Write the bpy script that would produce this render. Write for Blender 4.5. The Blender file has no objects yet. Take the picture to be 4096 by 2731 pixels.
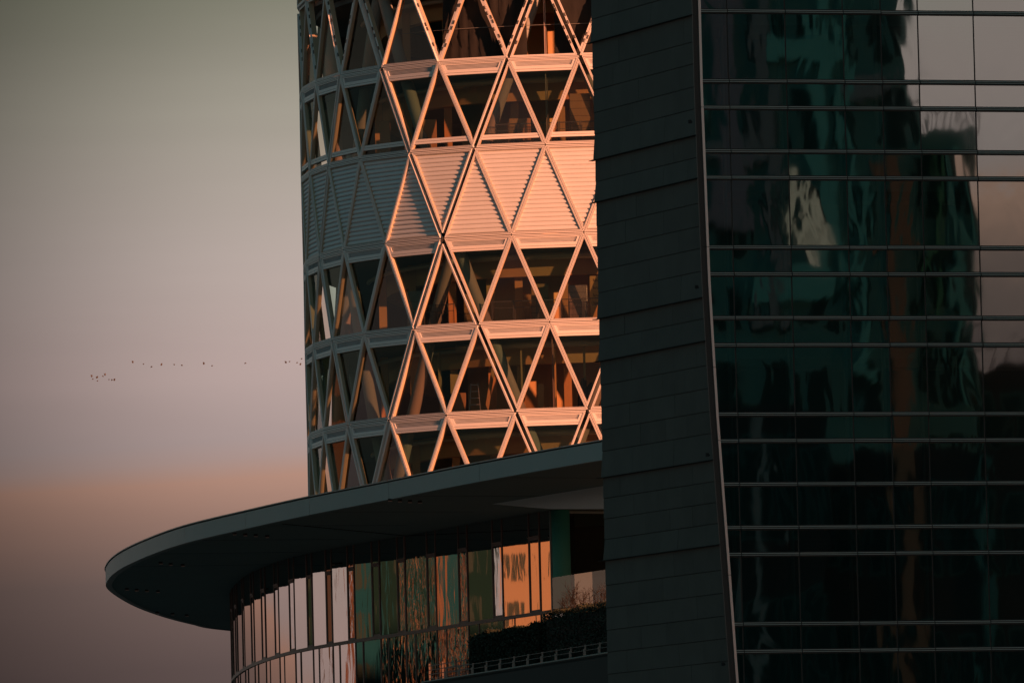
import bpy, bmesh, math, random
from mathutils import Vector, Matrix
random.seed(7)
S = bpy.context.scene
COL = S.collection
rad = math.radians

# ------------------------------------------------------------ camera
F, PITCH, ROLL = 40000.0, 0.07986, 0.02428      # focal length in photo pixels (4096 wide)
fw = Vector((0, math.cos(PITCH), math.sin(PITCH)))
r0 = Vector((1, 0, 0)); u0 = Vector((0, -math.sin(PITCH), math.cos(PITCH)))
up = u0 * math.cos(ROLL) + r0 * math.sin(ROLL)
rt = r0 * math.cos(ROLL) - u0 * math.sin(ROLL)
cam = bpy.data.cameras.new('camera'); co = bpy.data.objects.new('camera', cam); COL.objects.link(co)
cam.sensor_width = 36.0; cam.lens = 36.0 * F / 4096.0
cam.clip_start = 1.0; cam.clip_end = 20000.0
CAMZ = 1.7
co.matrix_world = Matrix(((rt.x, up.x, -fw.x, 0), (rt.y, up.y, -fw.y, 0), (rt.z, up.z, -fw.z, CAMZ), (0, 0, 0, 1)))
S.camera = co

# ------------------------------------------------------------ world, sun, exposure
SUN_AZ = 44.0      # degrees from +X towards the camera side
SUN_EL = 4.8
sd = Vector((math.cos(rad(SUN_AZ)) * math.cos(rad(SUN_EL)), -math.sin(rad(SUN_AZ)) * math.cos(rad(SUN_EL)), math.sin(rad(SUN_EL))))
world = bpy.data.worlds.new('World'); S.world = world; world.use_nodes = True
nt = world.node_tree; N = nt.nodes; L = nt.links
for n in list(N): N.remove(n)
out = N.new('ShaderNodeOutputWorld'); bg = N.new('ShaderNodeBackground'); bg.inputs['Strength'].default_value = .66
L.new(bg.outputs[0], out.inputs[0])
tc = N.new('ShaderNodeTexCoord'); sx = N.new('ShaderNodeSeparateXYZ'); L.new(tc.outputs['Generated'], sx.inputs[0])
def mth(op, a=None, b=None, c=None, clamp=False):
    m = N.new('ShaderNodeMath'); m.operation = op; m.use_clamp = clamp
    for i, v in enumerate((a, b, c)):
        if v is None: continue
        if isinstance(v, (int, float)): m.inputs[i].default_value = v
        else: L.new(v, m.inputs[i])
    return m.outputs[0]
# soft drift of the cloud edges: noise stretched along the horizon
mp = N.new('ShaderNodeMapping'); mp.inputs['Scale'].default_value = (16, 16, 120); L.new(tc.outputs['Generated'], mp.inputs[0])
nz = N.new('ShaderNodeTexNoise'); nz.inputs['Scale'].default_value = 1.0; nz.inputs['Detail'].default_value = 4.0; nz.inputs['Roughness'].default_value = .5
L.new(mp.outputs[0], nz.inputs['Vector'])
zdrift = mth('MULTIPLY', mth('SUBTRACT', nz.outputs[0], .5), .0016)
zz = mth('ADD', sx.outputs['Z'], zdrift)
# the bank sinks gently towards the left
zz = mth('SUBTRACT', zz, mth('MULTIPLY', mth('ADD', sx.outputs['X'], .035, clamp=False), .045))
zz = mth('MAXIMUM', zz, 0.0)
fac = mth('POWER', zz, 0.5)
ramp = N.new('ShaderNodeValToRGB'); L.new(fac, ramp.inputs[0])
def rp(e): return math.sqrt(math.sin(rad(e)))
stops = [(0.0, (.085, .060, .056)), (2.7, (.118, .082, .077)), (3.25, (.200, .136, .120)), (3.55, (.315, .192, .155)), (3.895, (.51, .292, .218)),
         (3.94, (.405, .312, .296)), (4.45, (.51, .388, .362)), (5.1, (.50, .415, .375)), (5.9, (.375, .342, .282)), (6.6, (.215, .210, .158)),
         (9.5, (.085, .130, .122)), (18, (.036, .115, .130)), (45, (.024, .120, .145)), (89, (.020, .115, .145))]
cr = ramp.color_ramp
while len(cr.elements) < len(stops): cr.elements.new(.5)
for el, (e, c) in zip(cr.elements, stops): el.position = rp(e); el.color = (*c, 1)
# lens vignetting painted into the sky, a darker veil left of the tower
dv = mth('ABSOLUTE', mth('ADD', sx.outputs['X'], .078))
vignette = N.new('ShaderNodeMapRange'); vignette.interpolation_type = 'SMOOTHERSTEP'
vignette.inputs['From Min'].default_value = .0; vignette.inputs['From Max'].default_value = .066
vignette.inputs['To Min'].default_value = .22; vignette.inputs['To Max'].default_value = 1.0
L.new(dv, vignette.inputs['Value'])
vs = N.new('ShaderNodeVectorMath'); vs.operation = 'SCALE'; L.new(ramp.outputs[0], vs.inputs[0]); mp2 = N.new('ShaderNodeMapping'); mp2.inputs['Scale'].default_value = (24, 24, 240); L.new(tc.outputs['Generated'], mp2.inputs[0])
nz2 = N.new('ShaderNodeTexNoise'); nz2.inputs['Scale'].default_value = 1.0; nz2.inputs['Detail'].default_value = 5.0; L.new(mp2.outputs[0], nz2.inputs['Vector'])
L.new(mth('MULTIPLY', vignette.outputs[0], mth('MULTIPLY_ADD', nz2.outputs[0], .09, .955)), vs.inputs['Scale'])
# physical sky for the upper dome
sky = N.new('ShaderNodeTexSky'); sky.sky_type = 'NISHITA'; sky.sun_disc = False
sky.sun_elevation = rad(SUN_EL); sky.sun_rotation = math.atan2(sd.x, sd.y)
ns = N.new('ShaderNodeVectorMath'); ns.operation = 'SCALE'; L.new(sky.outputs[0], ns.inputs[0]); ns.inputs['Scale'].default_value = 0.05
mr = N.new('ShaderNodeMapRange'); mr.inputs['From Min'].default_value = .25; mr.inputs['From Max'].default_value = .8
mr.inputs['To Min'].default_value = 0; mr.inputs['To Max'].default_value = .45; L.new(sx.outputs['Z'], mr.inputs['Value'])
mx = N.new('ShaderNodeMix'); mx.data_type = 'RGBA'; L.new(mr.outputs[0], mx.inputs[0]); L.new(vs.outputs[0], mx.inputs[6]); L.new(ns.outputs[0], mx.inputs[7])
L.new(mx.outputs[2], bg.inputs['Color'])

sl = bpy.data.lights.new('sun', 'SUN'); sl.energy = 5.0; sl.angle = rad(.5); sl.color = (1.0, .345, .160)
so = bpy.data.objects.new('sun', sl); COL.objects.link(so)
so.rotation_euler = sd.to_track_quat('Z', 'Y').to_euler(); so.location = (60, 300, 90)
vsx = S.view_settings; vsx.view_transform = 'Standard'; vsx.look = 'None'; vsx.gamma = 1.0; vsx.exposure = 0.6; vsx.use_curve_mapping = False
S.render.engine = 'CYCLES'
S.cycles.max_bounces = 8; S.cycles.transparent_max_bounces = 16; S.cycles.glossy_bounces = 4; S.cycles.diffuse_bounces = 3

# ------------------------------------------------------------ helpers
def ray(x, y): return fw * F + rt * (x - 2048) - up * (y - 1365.5)
def atY(x, y, Y): d = ray(x, y); p = d * (Y / d.y); p.z += CAMZ; return p
def atZ(x, y, Z): d = ray(x, y); k = (Z - CAMZ) / d.z; p = d * k; p.z = Z; return p
def proj(P):
    P = Vector(P) - Vector((0, 0, CAMZ)); c = P.dot(fw); return 2048 + F * P.dot(rt) / c, 1365.5 - F * P.dot(up) / c
K = 4096 / 2352.0

def mat(name, col, rough=.6, metal=0.0, spec=.5, noise=0.0, nscale=3.0, bump=0.0, bscale=20.0, streak=False):
    m = bpy.data.materials.new(name); m.use_nodes = True; n = m.node_tree.nodes; l = m.node_tree.links
    b = n['Principled BSDF']; b.inputs['Roughness'].default_value = rough; b.inputs['Metallic'].default_value = metal
    b.inputs['Specular IOR Level'].default_value = spec; b.inputs['Base Color'].default_value = (*col, 1)
    if noise or bump:
        g = n.new('ShaderNodeNewGeometry'); mpn = n.new('ShaderNodeMapping'); l.new(g.outputs['Position'], mpn.inputs[0])
        mpn.inputs['Scale'].default_value = (1, 1, .12) if streak else (1, 1, 1)
    if noise:
        t = n.new('ShaderNodeTexNoise'); t.inputs['Scale'].default_value = nscale; t.inputs['Detail'].default_value = 6; l.new(mpn.outputs[0], t.inputs['Vector'])
        oi = n.new('ShaderNodeObjectInfo')
        a = n.new('ShaderNodeMath'); a.operation = 'MULTIPLY_ADD'; l.new(t.outputs[0], a.inputs[0]); a.inputs[1].default_value = noise * 2; a.inputs[2].default_value = 1 - noise * 1.2
        a2 = n.new('ShaderNodeMath'); a2.operation = 'MULTIPLY_ADD'; l.new(oi.outputs['Random'], a2.inputs[0]); a2.inputs[1].default_value = noise * .6; l.new(a.outputs[0], a2.inputs[2])
        v = n.new('ShaderNodeVectorMath'); v.operation = 'SCALE'; v.inputs[0].default_value = col; l.new(a2.outputs[0], v.inputs['Scale']); l.new(v.outputs[0], b.inputs['Base Color'])
    if bump:
        t2 = n.new('ShaderNodeTexNoise'); t2.inputs['Scale'].default_value = bscale; t2.inputs['Detail'].default_value = 5; l.new(mpn.outputs[0], t2.inputs['Vector'])
        bm_ = n.new('ShaderNodeBump'); bm_.inputs['Strength'].default_value = 1; bm_.inputs['Distance'].default_value = bump; l.new(t2.outputs[0], bm_.inputs['Height']); l.new(bm_.outputs[0], b.inputs['Normal'])
    return m

def glass(name, tint, refl, base_f=.06, gtint=(1, 1, 1), rough=.0, wave=.0, wscale=1.0, stretch=1.0, body=None, body_f=0.0):
    """thin pane: tinted see-through part, mirror part growing towards grazing angles, optional opaque body"""
    m = bpy.data.materials.new(name); m.use_nodes = True; n = m.node_tree.nodes; l = m.node_tree.links
    n.remove(n['Principled BSDF']); o = n['Material Output']
    tr = n.new('ShaderNodeBsdfTransparent'); tr.inputs[0].default_value = (*tint, 1)
    gl = n.new('ShaderNodeBsdfGlossy'); gl.inputs['Color'].default_value = (*gtint, 1); gl.inputs['Roughness'].default_value = rough
    lw = n.new('ShaderNodeFresnel'); lw.inputs['IOR'].default_value = 1.5
    f = n.new('ShaderNodeMath'); f.operation = 'MULTIPLY_ADD'; f.use_clamp = True; l.new(lw.outputs[0], f.inputs[0]); f.inputs[1].default_value = refl; f.inputs[2].default_value = base_f
    under = tr.outputs[0]
    if body:
        df = n.new('ShaderNodeBsdfDiffuse'); df.inputs[0].default_value = (*body, 1)
        mb = n.new('ShaderNodeMixShader'); mb.inputs[0].default_value = body_f; l.new(tr.outputs[0], mb.inputs[1]); l.new(df.outputs[0], mb.inputs[2]); under = mb.outputs[0]
    mxs = n.new('ShaderNodeMixShader'); l.new(f.outputs[0], mxs.inputs[0]); l.new(under, mxs.inputs[1]); l.new(gl.outputs[0], mxs.inputs[2]); l.new(mxs.outputs[0], o.inputs[0])
    if wave:
        g = n.new('ShaderNodeNewGeometry'); mpn = n.new('ShaderNodeMapping'); l.new(g.outputs['Position'], mpn.inputs[0]); mpn.inputs['Scale'].default_value = (1, 1, stretch)
        oi = n.new('ShaderNodeObjectInfo'); mr_ = n.new('ShaderNodeMath'); mr_.operation = 'MULTIPLY'; l.new(oi.outputs['Random'], mr_.inputs[0]); mr_.inputs[1].default_value = 90
        cb = n.new('ShaderNodeCombineXYZ'); l.new(mr_.outputs[0], cb.inputs[0]); l.new(mr_.outputs[0], cb.inputs[2]); l.new(cb.outputs[0], mpn.inputs['Location'])
        t = n.new('ShaderNodeTexNoise'); t.inputs['Scale'].default_value = wscale; t.inputs['Detail'].default_value = 2.5; t.inputs['Roughness'].default_value = .38; t.inputs['Distortion'].default_value = .6; l.new(mpn.outputs[0], t.inputs['Vector'])
        b = n.new('ShaderNodeBump'); b.inputs['Strength'].default_value = 1; b.inputs['Distance'].default_value = wave; l.new(t.outputs[0], b.inputs['Height']); l.new(b.outputs[0], gl.inputs['Normal'])
    return m

def link_mesh(name, verts, faces, m, parent=None, origin=None, smooth=False, fm=None):
    me = bpy.data.meshes.new(name)
    if origin is not None: verts = [Vector(v) - origin for v in verts]
    me.from_pydata([tuple(v) for v in verts], [], faces)
    if isinstance(m, (list, tuple)):
        for k in m: me.materials.append(k)
        if fm:
            for p, i in zip(me.polygons, fm): p.material_index = i
    else: me.materials.append(m)
    if smooth:
        for p in me.polygons: p.use_smooth = True
    me.update()
    o = bpy.data.objects.new(name, me); COL.objects.link(o)
    if parent: o.parent = parent
    return o

class MB:
    def __init__(s): s.v = []; s.f = []; s.m = []
    def add(s, vs, fs, mi=0):
        b = len(s.v); s.v += [Vector(v) for v in vs]; s.f += [tuple(i + b for i in f) for f in fs]; s.m += [mi] * len(fs)
    def box(s, c, ax, ay, az, mi=0):
        """centre and three half-axis vectors"""
        c, ax, ay, az = map(Vector, (c, ax, ay, az)); vs = [c + ax * i + ay * j + az * k for i in (-1, 1) for j in (-1, 1) for k in (-1, 1)]
        s.add(vs, [(0, 1, 3, 2), (4, 6, 7, 5), (0, 4, 5, 1), (2, 3, 7, 6), (0, 2, 6, 4), (1, 5, 7, 3)], mi)
    def bar(s, a, b, w, h=None, mi=0, side=None):
        a, b = Vector(a), Vector(b); d = (b - a); L_ = d.length; d.normalize(); ref = Vector(side) if side else (Vector((0, 0, 1)) if abs(d.z) < .9 else Vector((1, 0, 0)))
        x = d.cross(ref).normalized(); y = x.cross(d).normalized(); s.box((a + b) / 2, d * L_ / 2, x * w / 2, y * (h or w) / 2, mi)
    def tube(s, pts, rs, n=8, mi=0, cap=True):
        pts = [Vector(p) for p in pts]
        if isinstance(rs, (int, float)): rs = [rs] * len(pts)
        b = len(s.v); prevx = None
        for i, p in enumerate(pts):
            d = (pts[min(i + 1, len(pts) - 1)] - pts[max(i - 1, 0)]).normalized()
            x = prevx - d * prevx.dot(d) if prevx else d.orthogonal()
            x.normalize(); prevx = x; y = d.cross(x)
            s.v += [p + (x * math.cos(2 * math.pi * k / n) + y * math.sin(2 * math.pi * k / n)) * rs[i] for k in range(n)]
        for i in range(len(pts) - 1):
            for k in range(n):
                s.f.append((b + i * n + k, b + i * n + (k + 1) % n, b + (i + 1) * n + (k + 1) % n, b + (i + 1) * n + k)); s.m.append(mi)
        if cap:
            s.f.append(tuple(b + k for k in reversed(range(n)))); s.m.append(mi)
            e = b + (len(pts) - 1) * n; s.f.append(tuple(e + k for k in range(n))); s.m.append(mi)
    def build(s, name, m, parent=None, origin=None, smooth=False): return link_mesh(name, s.v, s.f, m, parent, origin, smooth, s.m)

def empty(name, loc, label, cat, group=None):
    o = bpy.data.objects.new(name, None); COL.objects.link(o); o.location = loc; tag(o, label, cat, group); return o
def tag(o, label, cat, group=None):
    o['label'] = label; o['category'] = cat
    if group: o['group'] = group
    return o

# ------------------------------------------------------------ materials
M_white = mat('white_panel_metal', (.80, .78, .76), rough=.42, spec=.35, noise=.05, nscale=1.2, bump=.0006, bscale=60)
M_reveal = mat('reveal_lining', (.58, .47, .33), rough=.55, noise=.06, nscale=2)
M_dark = mat('dark_gasket', (.012, .013, .013), rough=.6)
M_slat = mat('white_slat_metal', (.72, .74, .755), rough=.38, spec=.4, noise=.05, nscale=1.5)
M_gtri = glass('green_glazing', (.56, .72, .63), .65, .0, wave=.0010, wscale=.9)
M_ntri = glass('neutral_glazing', (.82, .74, .66), .60, .0, wave=.0010, wscale=.9)
M_conc = mat('slab_concrete', (.17, .17, .165), rough=.85, noise=.15, nscale=.8, bump=.003, bscale=6)
M_ceil = mat('ceiling_concrete', (.16, .17, .17), rough=.9, noise=.15, nscale=.5)
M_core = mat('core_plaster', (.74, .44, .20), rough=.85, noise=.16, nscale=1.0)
M_col = mat('column_coating', (.34, .35, .32), rough=.7, noise=.12, nscale=.9)
M_grey = mat('grey_framing', (.22, .22, .21), rough=.6, noise=.1)
M_clip = mat('bracket_metal', (.10, .09, .08), rough=.5, metal=.4)
M_net = mat('black_netting', (.018, .017, .016), rough=.95, noise=.3, nscale=1.5, bump=.05, bscale=1.2)
M_stone = mat('slate_cladding', (.086, .087, .079), rough=.7, spec=.3, noise=.26, nscale=1.6, bump=.004, bscale=14)
M_stoneedge = mat('slate_joint', (.02, .022, .022), rough=.9)
M_trim = mat('pale_trim_metal', (.86, .78, .76), rough=.35, metal=.8, spec=.5, noise=.05)
M_trimb = mat('brown_trim_metal', (.055, .045, .042), rough=.5)
M_pane = glass('coated_green_glass', (.16, .34, .32), .50, .42, gtint=(.86, .95, .91), rough=.017, wave=.0022, wscale=.75, stretch=.55)
M_mull = mat('mullion_black', (.022, .026, .026), rough=.45, spec=.4)
M_lip = mat('transom_lip', (.50, .60, .58), rough=.35, metal=.3)
M_back = mat('room_wall_teal', (.09, .16, .155), rough=.9, noise=.3, nscale=.35)
M_post = mat('inner_post', (.22, .34, .33), rough=.6)
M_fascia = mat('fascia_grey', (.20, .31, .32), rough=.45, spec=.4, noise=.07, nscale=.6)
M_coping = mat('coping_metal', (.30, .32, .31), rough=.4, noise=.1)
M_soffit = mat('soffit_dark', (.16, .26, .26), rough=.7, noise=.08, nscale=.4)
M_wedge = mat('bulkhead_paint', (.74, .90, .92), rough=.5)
M_pmull = mat('podium_mullion', (.16, .13, .12), rough=.45, spec=.4, noise=.1)
M_pglass = glass('podium_mirror_glass', (.14, .17, .15), .75, .20, gtint=(.63, .57, .54), rough=.02, wave=.0018, wscale=1.3, stretch=.35)
M_pglassv = glass('podium_wavy_glass', (.14, .17, .15), .75, .20, gtint=(.63, .57, .54), rough=.02, wave=.0055, wscale=3.2, stretch=.4)
M_bal = glass('balustrade_glass', (.5, .62, .56), .12, .0, gtint=(1, .80, .65))  # warm reflection put into the mirror tint
M_bal_glint = glass('balustrade_glass_orange_glint', (.5, .62, .56), .38, .0, gtint=(1, .62, .42))  # stronger orange reflection put into the tint of a single pane
M_turq = mat('turquoise_column_paint', (.06, .42, .36), rough=.6)
M_hedge = mat('hedge_leaf', (.030, .042, .024), rough=.75, noise=.3, nscale=5)
M_bark = mat('shrub_bark', (.022, .017, .014), rough=.85)
M_posts = mat('rail_post_paint', (.42, .33, .29), rough=.6, noise=.1)
M_rail = mat('rail_wire', (.10, .12, .12), rough=.5)
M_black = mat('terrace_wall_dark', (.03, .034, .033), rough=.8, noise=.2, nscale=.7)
M_bird = mat('bird_feathers', (.09, .08, .075), rough=.8)
M_ground = mat('ground_paving', (.085, .11, .11), rough=.9, noise=.25, nscale=.08)
M_cartn = mat('cardboard', (.45, .29, .15), rough=.85, noise=.08)
M_wrap = mat('film_wrapped_goods', (.34, .30, .27), rough=.22, spec=.6, noise=.15, nscale=3, bump=.03, bscale=7)
M_yel = mat('yellow_packaging', (.68, .47, .18), rough=.6)
M_ink = mat('black_print', (.02, .02, .02), rough=.7)
M_timber = mat('pale_timber', (.52, .36, .18), rough=.75, noise=.12)
M_alu = mat('ladder_aluminium', (.45, .45, .44), rough=.4, metal=.6)

# ------------------------------------------------------------ ground
gr = link_mesh('ground', [(-7000, -7000, 0), (7000, -7000, 0), (7000, 7000, 0), (-7000, 7000, 0)], [(0, 1, 2, 3)], M_ground); gr['kind'] = 'structure'

# ------------------------------------------------------------ lattice tower plan
LP, HR = 3.13657, 3.82145
X0, Z0, Y0 = 3.1973, 46.5284 + CAMZ, 428.0
TT = [0, 1.2, 1.7, 2.2, 2.7, 3.2, 3.7, 4.2, 4.7, 5.2, 5.7, 6.2, 6.7, 7.5]
AA = [0, 5.7, 12.4, 15.4, 25., 38.9, 44.6, 53.3, 64.4, 69.2, 73.3, 78.2, 81.4, 90.]
def interp(x, xs, ys):
    for i in range(len(xs) - 1):
        if x <= xs[i + 1]: return ys[i] + (ys[i + 1] - ys[i]) * (x - xs[i]) / (xs[i + 1] - xs[i])
    return ys[-1]
def alpha(s):
    t = (s + .7) % 30.0
    if t <= 7.5: return interp(t, TT, AA)
    if t <= 15: return 180 - interp(15 - t, TT, AA)
    if t <= 22.5: return 180 + interp(t - 15, TT, AA)
    return 360 - interp(30 - t, TT, AA)
STEP = .05
_px, _py = {}, {}
def _build_plan():
    x, y = X0, Y0; _px[0] = x; _py[0] = y
    for i in range(0, 600):
        a = rad(alpha((i + .5) * STEP)); x -= LP * STEP * math.cos(a); y += LP * STEP * math.sin(a); _px[i + 1] = x; _py[i + 1] = y
    x, y = X0, Y0
    for i in range(0, -60, -1):
        a = rad(alpha((i - .5) * STEP)); x += LP * STEP * math.cos(a); y -= LP * STEP * math.sin(a); _px[i - 1] = x; _py[i - 1] = y
_build_plan()
def plan(s, off=0.0):
    i = int(round(s / STEP)); a = rad((alpha(s - .3) + (360 if alpha(s - .3) > alpha(s + .3) + 180 else 0) + alpha(s + .3)) / 2)
    if alpha(s - .3) > alpha(s + .3) + 180: a = rad((alpha(s - .3) - 360 + alpha(s + .3)) / 2)
    return Vector((_px[i] + math.sin(a) * off, _py[i] + math.cos(a) * off, 0))
def ringz(r): return Z0 - HR * r
def node(r, s): p = plan(s); p.z = ringz(r); return p
def loop(off, step=.5): return [plan(i * step, off) for i in range(int(30 / step))]

TC = (plan(0) + plan(15)) / 2
tower = empty('lattice_tower', (TC.x, TC.y, 0), 'rounded tower clad in white triangular lattice panels, sunlit orange on its right side', 'tower')
TO = Vector((TC.x, TC.y, 0))

def inset(poly, ds):
    n = len(poly); lines = []
    for i in range(n):
        a, b = poly[i], poly[(i + 1) % n]; d = ((b[0] - a[0]), (b[1] - a[1])); l = math.hypot(*d) or 1e-9; nx, ny = -d[1] / l, d[0] / l
        lines.append((a[0] + nx * ds[i], a[1] + ny * ds[i], d[0] / l, d[1] / l))
    res = []
    for i in range(n):
        x1, y1, dx1, dy1 = lines[i - 1]; x2, y2, dx2, dy2 = lines[i]; den = dx1 * dy2 - dy1 * dx2
        if abs(den) < 1e-9: res.append((x2, y2)); continue
        t = ((x2 - x1) * dy2 - (y2 - y1) * dx2) / den; res.append((x1 + dx1 * t, y1 + dy1 * t))
    return res
def clipv(poly, v0, v1):
    def half(P, v, keep_above):
        o = []
        for i in range(len(P)):
            a, b = P[i], P[(i + 1) % len(P)]; ia = (a[1] >= v) == keep_above; ib = (b[1] >= v) == keep_above
            if ia: o.append(a)
            if ia != ib: t = (v - a[1]) / (b[1] - a[1]); o.append((a[0] + (b[0] - a[0]) * t, v))
        return o
    P = half(poly, v0, True)
    if len(P) > 2: P = half(P, v1, False)
    # drop near-duplicates
    Q = []
    for p in P:
        if not Q or math.hypot(p[0] - Q[-1][0], p[1] - Q[-1][1]) > .004: Q.append(p)
    if len(Q) > 2 and math.hypot(Q[0][0] - Q[-1][0], Q[0][1] - Q[-1][1]) <= .004: Q.pop()
    return Q

class Frame:
    def __init__(s, A, B, C):          # plane through three points, u along A->B (left to right), v up, n outwards
        s.o = A.copy(); s.n = (B - A).cross(C - A).normalized(); s.u = (B - A); s.u.z = 0; s.u.normalize(); s.v = s.n.cross(s.u)
    def w(s, p, z=0.0): return s.o + s.u * p[0] + s.v * p[1] + s.n * z
    def l(s, P): d = P - s.o; return (d.dot(s.u), d.dot(s.v))
def loft(mb, fr, rings, mis=None):
    """rings: list of (poly, z)"""
    n = len(rings[0][0])
    for k in range(len(rings) - 1):
        (a, za), (b, zb) = rings[k], rings[k + 1]; vs = [fr.w(p, za) for p in a] + [fr.w(p, zb) for p in b]
        mb.add(vs, [(i, (i + 1) % n, n + (i + 1) % n, n + i) for i in range(n)], mis[k] if mis else 0)
def plate(mb, fr, poly, z, mi=0): mb.add([fr.w(p, z) for p in poly], [tuple(range(len(poly)))], mi)

DEPTH = .20
def panel(r, s0, up_tri):
    if up_tri:
        A, B, C = node(r + 1, s0 + 1), node(r + 1, s0), node(r, s0 + .5)
        ca = (s0 + .5 + .5 * r) % 3; cb = (s0 + .5 - .5 * r - 1) % 3
        wide = [False, ca < .01 or ca > 2.99, cb < .01 or cb > 2.99]
    else:
        A, B, C = node(r + 1, s0 + .5), node(r, s0), node(r, s0 + 1)
        ca = (s0 - .5 * r - 1) % 3; cb = (s0 + 1 + .5 * r) % 3
        wide = [ca < .01 or ca > 2.99, False, cb < .01 or cb > 2.99]
    fr = Frame(A, B, C) if up_tri else Frame(C, B, A)
    if not up_tri: fr.n = (B - A).cross(C - A).normalized(); fr.v = fr.n.cross(fr.u)
    tri = [fr.l(A), fr.l(B), fr.l(C)]
    hz = [True, False, False] if up_tri else [False, True, False]
    gap = [.016 if h else (.090 if wd else .013) for h, wd in zip(hz, wide)]
    visible = -1.01 <= s0 <= 7.2
    is_open = r <= -1 and not (up_tri and s0 >= 2)
    fw_ = [(.125 if h else .085) for h in hz] if not is_open else [(.09 if h else .085) for h in hz]
    def prof(f): return inset(tri, [g + w * f for g, w in zip(gap, fw_)])
    mb = MB()
    if is_open:
        rings = [(prof(0), -.30), (prof(0), -.10), (prof(.42), -.10), (prof(.42), -.125), (prof(.52), -.125), (prof(.52), -.10), (prof(1), -.10), (prof(1), -.33)]
        loft(mb, fr, rings, [0, 0, 0, 1, 0, 0, 2])
    else:
        rings = [(prof(0), -.22), (prof(0), 0), (prof(.34), 0), (prof(.34), -.045), (prof(.50), -.045), (prof(.50), -.006), (prof(.78), -.006), (prof(.78), -.05), (prof(.92), -.05), (prof(.92), -.03), (prof(1), -.03), (prof(1), -DEPTH)]
        loft(mb, fr, rings, [0, 0, 0, 1, 0, 0, 0, 1, 0, 0, 2])
    inner = prof(1)
    vmin = min(p[1] for p in inner); vmax = max(p[1] for p in inner)
    subs = []
    def hbar(v0, v1, zf):
        P = clipv(inner, v0, v1)
        if len(P) < 3: return
        n = len(P); g0, g1 = v0 + (v1 - v0) * .46, v0 + (v1 - v0) * .46 + .014
        for a, b in ((v0, g0), (g1, v1)):
            Q = clipv(inner, a, b); 
            if len(Q) >= 3: loft(mb, fr, [(Q, -DEPTH), (Q, zf)]); plate(mb, fr, Q, zf)
        Q = clipv(inner, g0, g1)
        if len(Q) >= 3: plate(mb, fr, Q, zf - .02, 1)
    zones = []
    if r == 1 and not is_open:      # louvre panel
        nsl = max(6, int(round((vmax - vmin) / .195))); h = (vmax - vmin) / nsl
        plate(mb, fr, inner, -.198, 1)
        for k in range(nsl):
            a = vmin + k * h; P = clipv(inner, a + .018, a + h + .02)
            if len(P) < 3: continue
            m2 = MB(); levels = [(.018, -.115), (.030, -.088), (.070, -.076), (.125, -.088), (h + .02, -.165)]
            prev = None
            for (lv, lz) in levels:
                seg = clipv(inner, a + lv - .0001, min(a + lv + .0001, vmax))
                xs = [q[0] for q in clipv(inner, min(a + lv, vmax - .001), min(a + lv + .02, vmax))] or None
                if not xs: break
                lo, hi = edge_x(inner, min(a + lv, vmax - .002))
                cur = (fr.w((lo, a + lv), lz), fr.w((hi, a + lv), lz))
                if prev: m2.add([prev[0], prev[1], cur[1], cur[0]], [(0, 1, 2, 3)])
                else:
                    b0, b1 = fr.w((lo, a + lv), -.17), fr.w((hi, a + lv), -.17); m2.add([b0, b1, cur[1], cur[0]], [(0, 1, 2, 3)])
                prev = cur
            if m2.f: subs.append(('slat', m2, M_slat, True))
    elif not is_open:
        if not up_tri:
            top = vmax; zones_v = (vmin, top - .47)
            V = clipv(inner, top - .285, top + 1)   # grille opening
            n = len(V)
            Vi = inset(V, [.035 if abs(V[i][1] - V[(i + 1) % n][1]) < .01 else .10 for i in range(n)])
            loft(mb, fr, [(V, -.035), (Vi, -.035), (Vi, -.13)]); plate(mb, fr, Vi, -.13, 0)
            hbar(top - .47, top - .2855, -.032)
            g0, g1 = min(p[1] for p in Vi), max(p[1] for p in Vi); hh = (g1 - g0) / 4
            for k in range(4):
                a = g0 + k * hh; m2 = MB(); l0, h0 = edge_x(Vi, a + .002); l1, h1 = edge_x(Vi, a + hh * .6)
                m2.add([fr.w((l0, a), -.128), fr.w((h0, a), -.128), fr.w((h0, a), -.05), fr.w((l0, a), -.05), fr.w((l1, a + hh * .6), -.09), fr.w((h1, a + hh * .6), -.09)], [(0, 1, 2, 3), (3, 2, 5, 4)])
                subs.append(('grille_slat', m2, M_slat, False))
            G = clipv(inner, zones_v[0], zones_v[1]); 
            m2 = MB(); plate(m2, fr, G, -.165); subs.append(('pane', m2, M_gtri, False))
            Gs = G
        else:
            if r == 0:
                hbar(vmin + .19, vmin + .40, -.032)
                for a, b in ((vmin, vmin + .19), (vmin + .40, vmax)):
                    G = clipv(inner, a, b); m2 = MB(); plate(m2, fr, G, -.165); subs.append(('pane', m2, M_ntri, False))
            else:
                m2 = MB(); plate(m2, fr, inner, -.165); subs.append(('pane', m2, M_ntri, False))
    else:
        # bare carrier frame: fixing brackets along the sloping members
        for e in range(3):
            if hz[e]: continue
            mid = inset(tri, [g + w * .5 for g, w in zip(gap, fw_)]); a, b = mid[e], mid[(e + 1) % 3]
            for t in (.13, .21, .34, .55, .63, .82):
                t += random.uniform(-.03, .03); p = (a[0] + (b[0] - a[0]) * t, a[1] + (b[1] - a[1]) * t); dx, dy = b[0] - a[0], b[1] - a[1]; l_ = math.hypot(dx, dy); dx /= l_; dy /= l_
                m2 = MB()
                for q in (-.055, 0, .055): m2.box(fr.w((p[0] + dx * q, p[1] + dy * q), -.085), (fr.u * dx + fr.v * dy) * .014, (fr.u * -dy + fr.v * dx) * .036, fr.n * .018)
                m2.box(fr.w(p, -.092), (fr.u * dx + fr.v * dy) * .085, (fr.u * -dy + fr.v * dx) * .014, fr.n * .008)
                if visible and r == -1: subs.append(('bracket', m2, M_clip, False))
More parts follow.
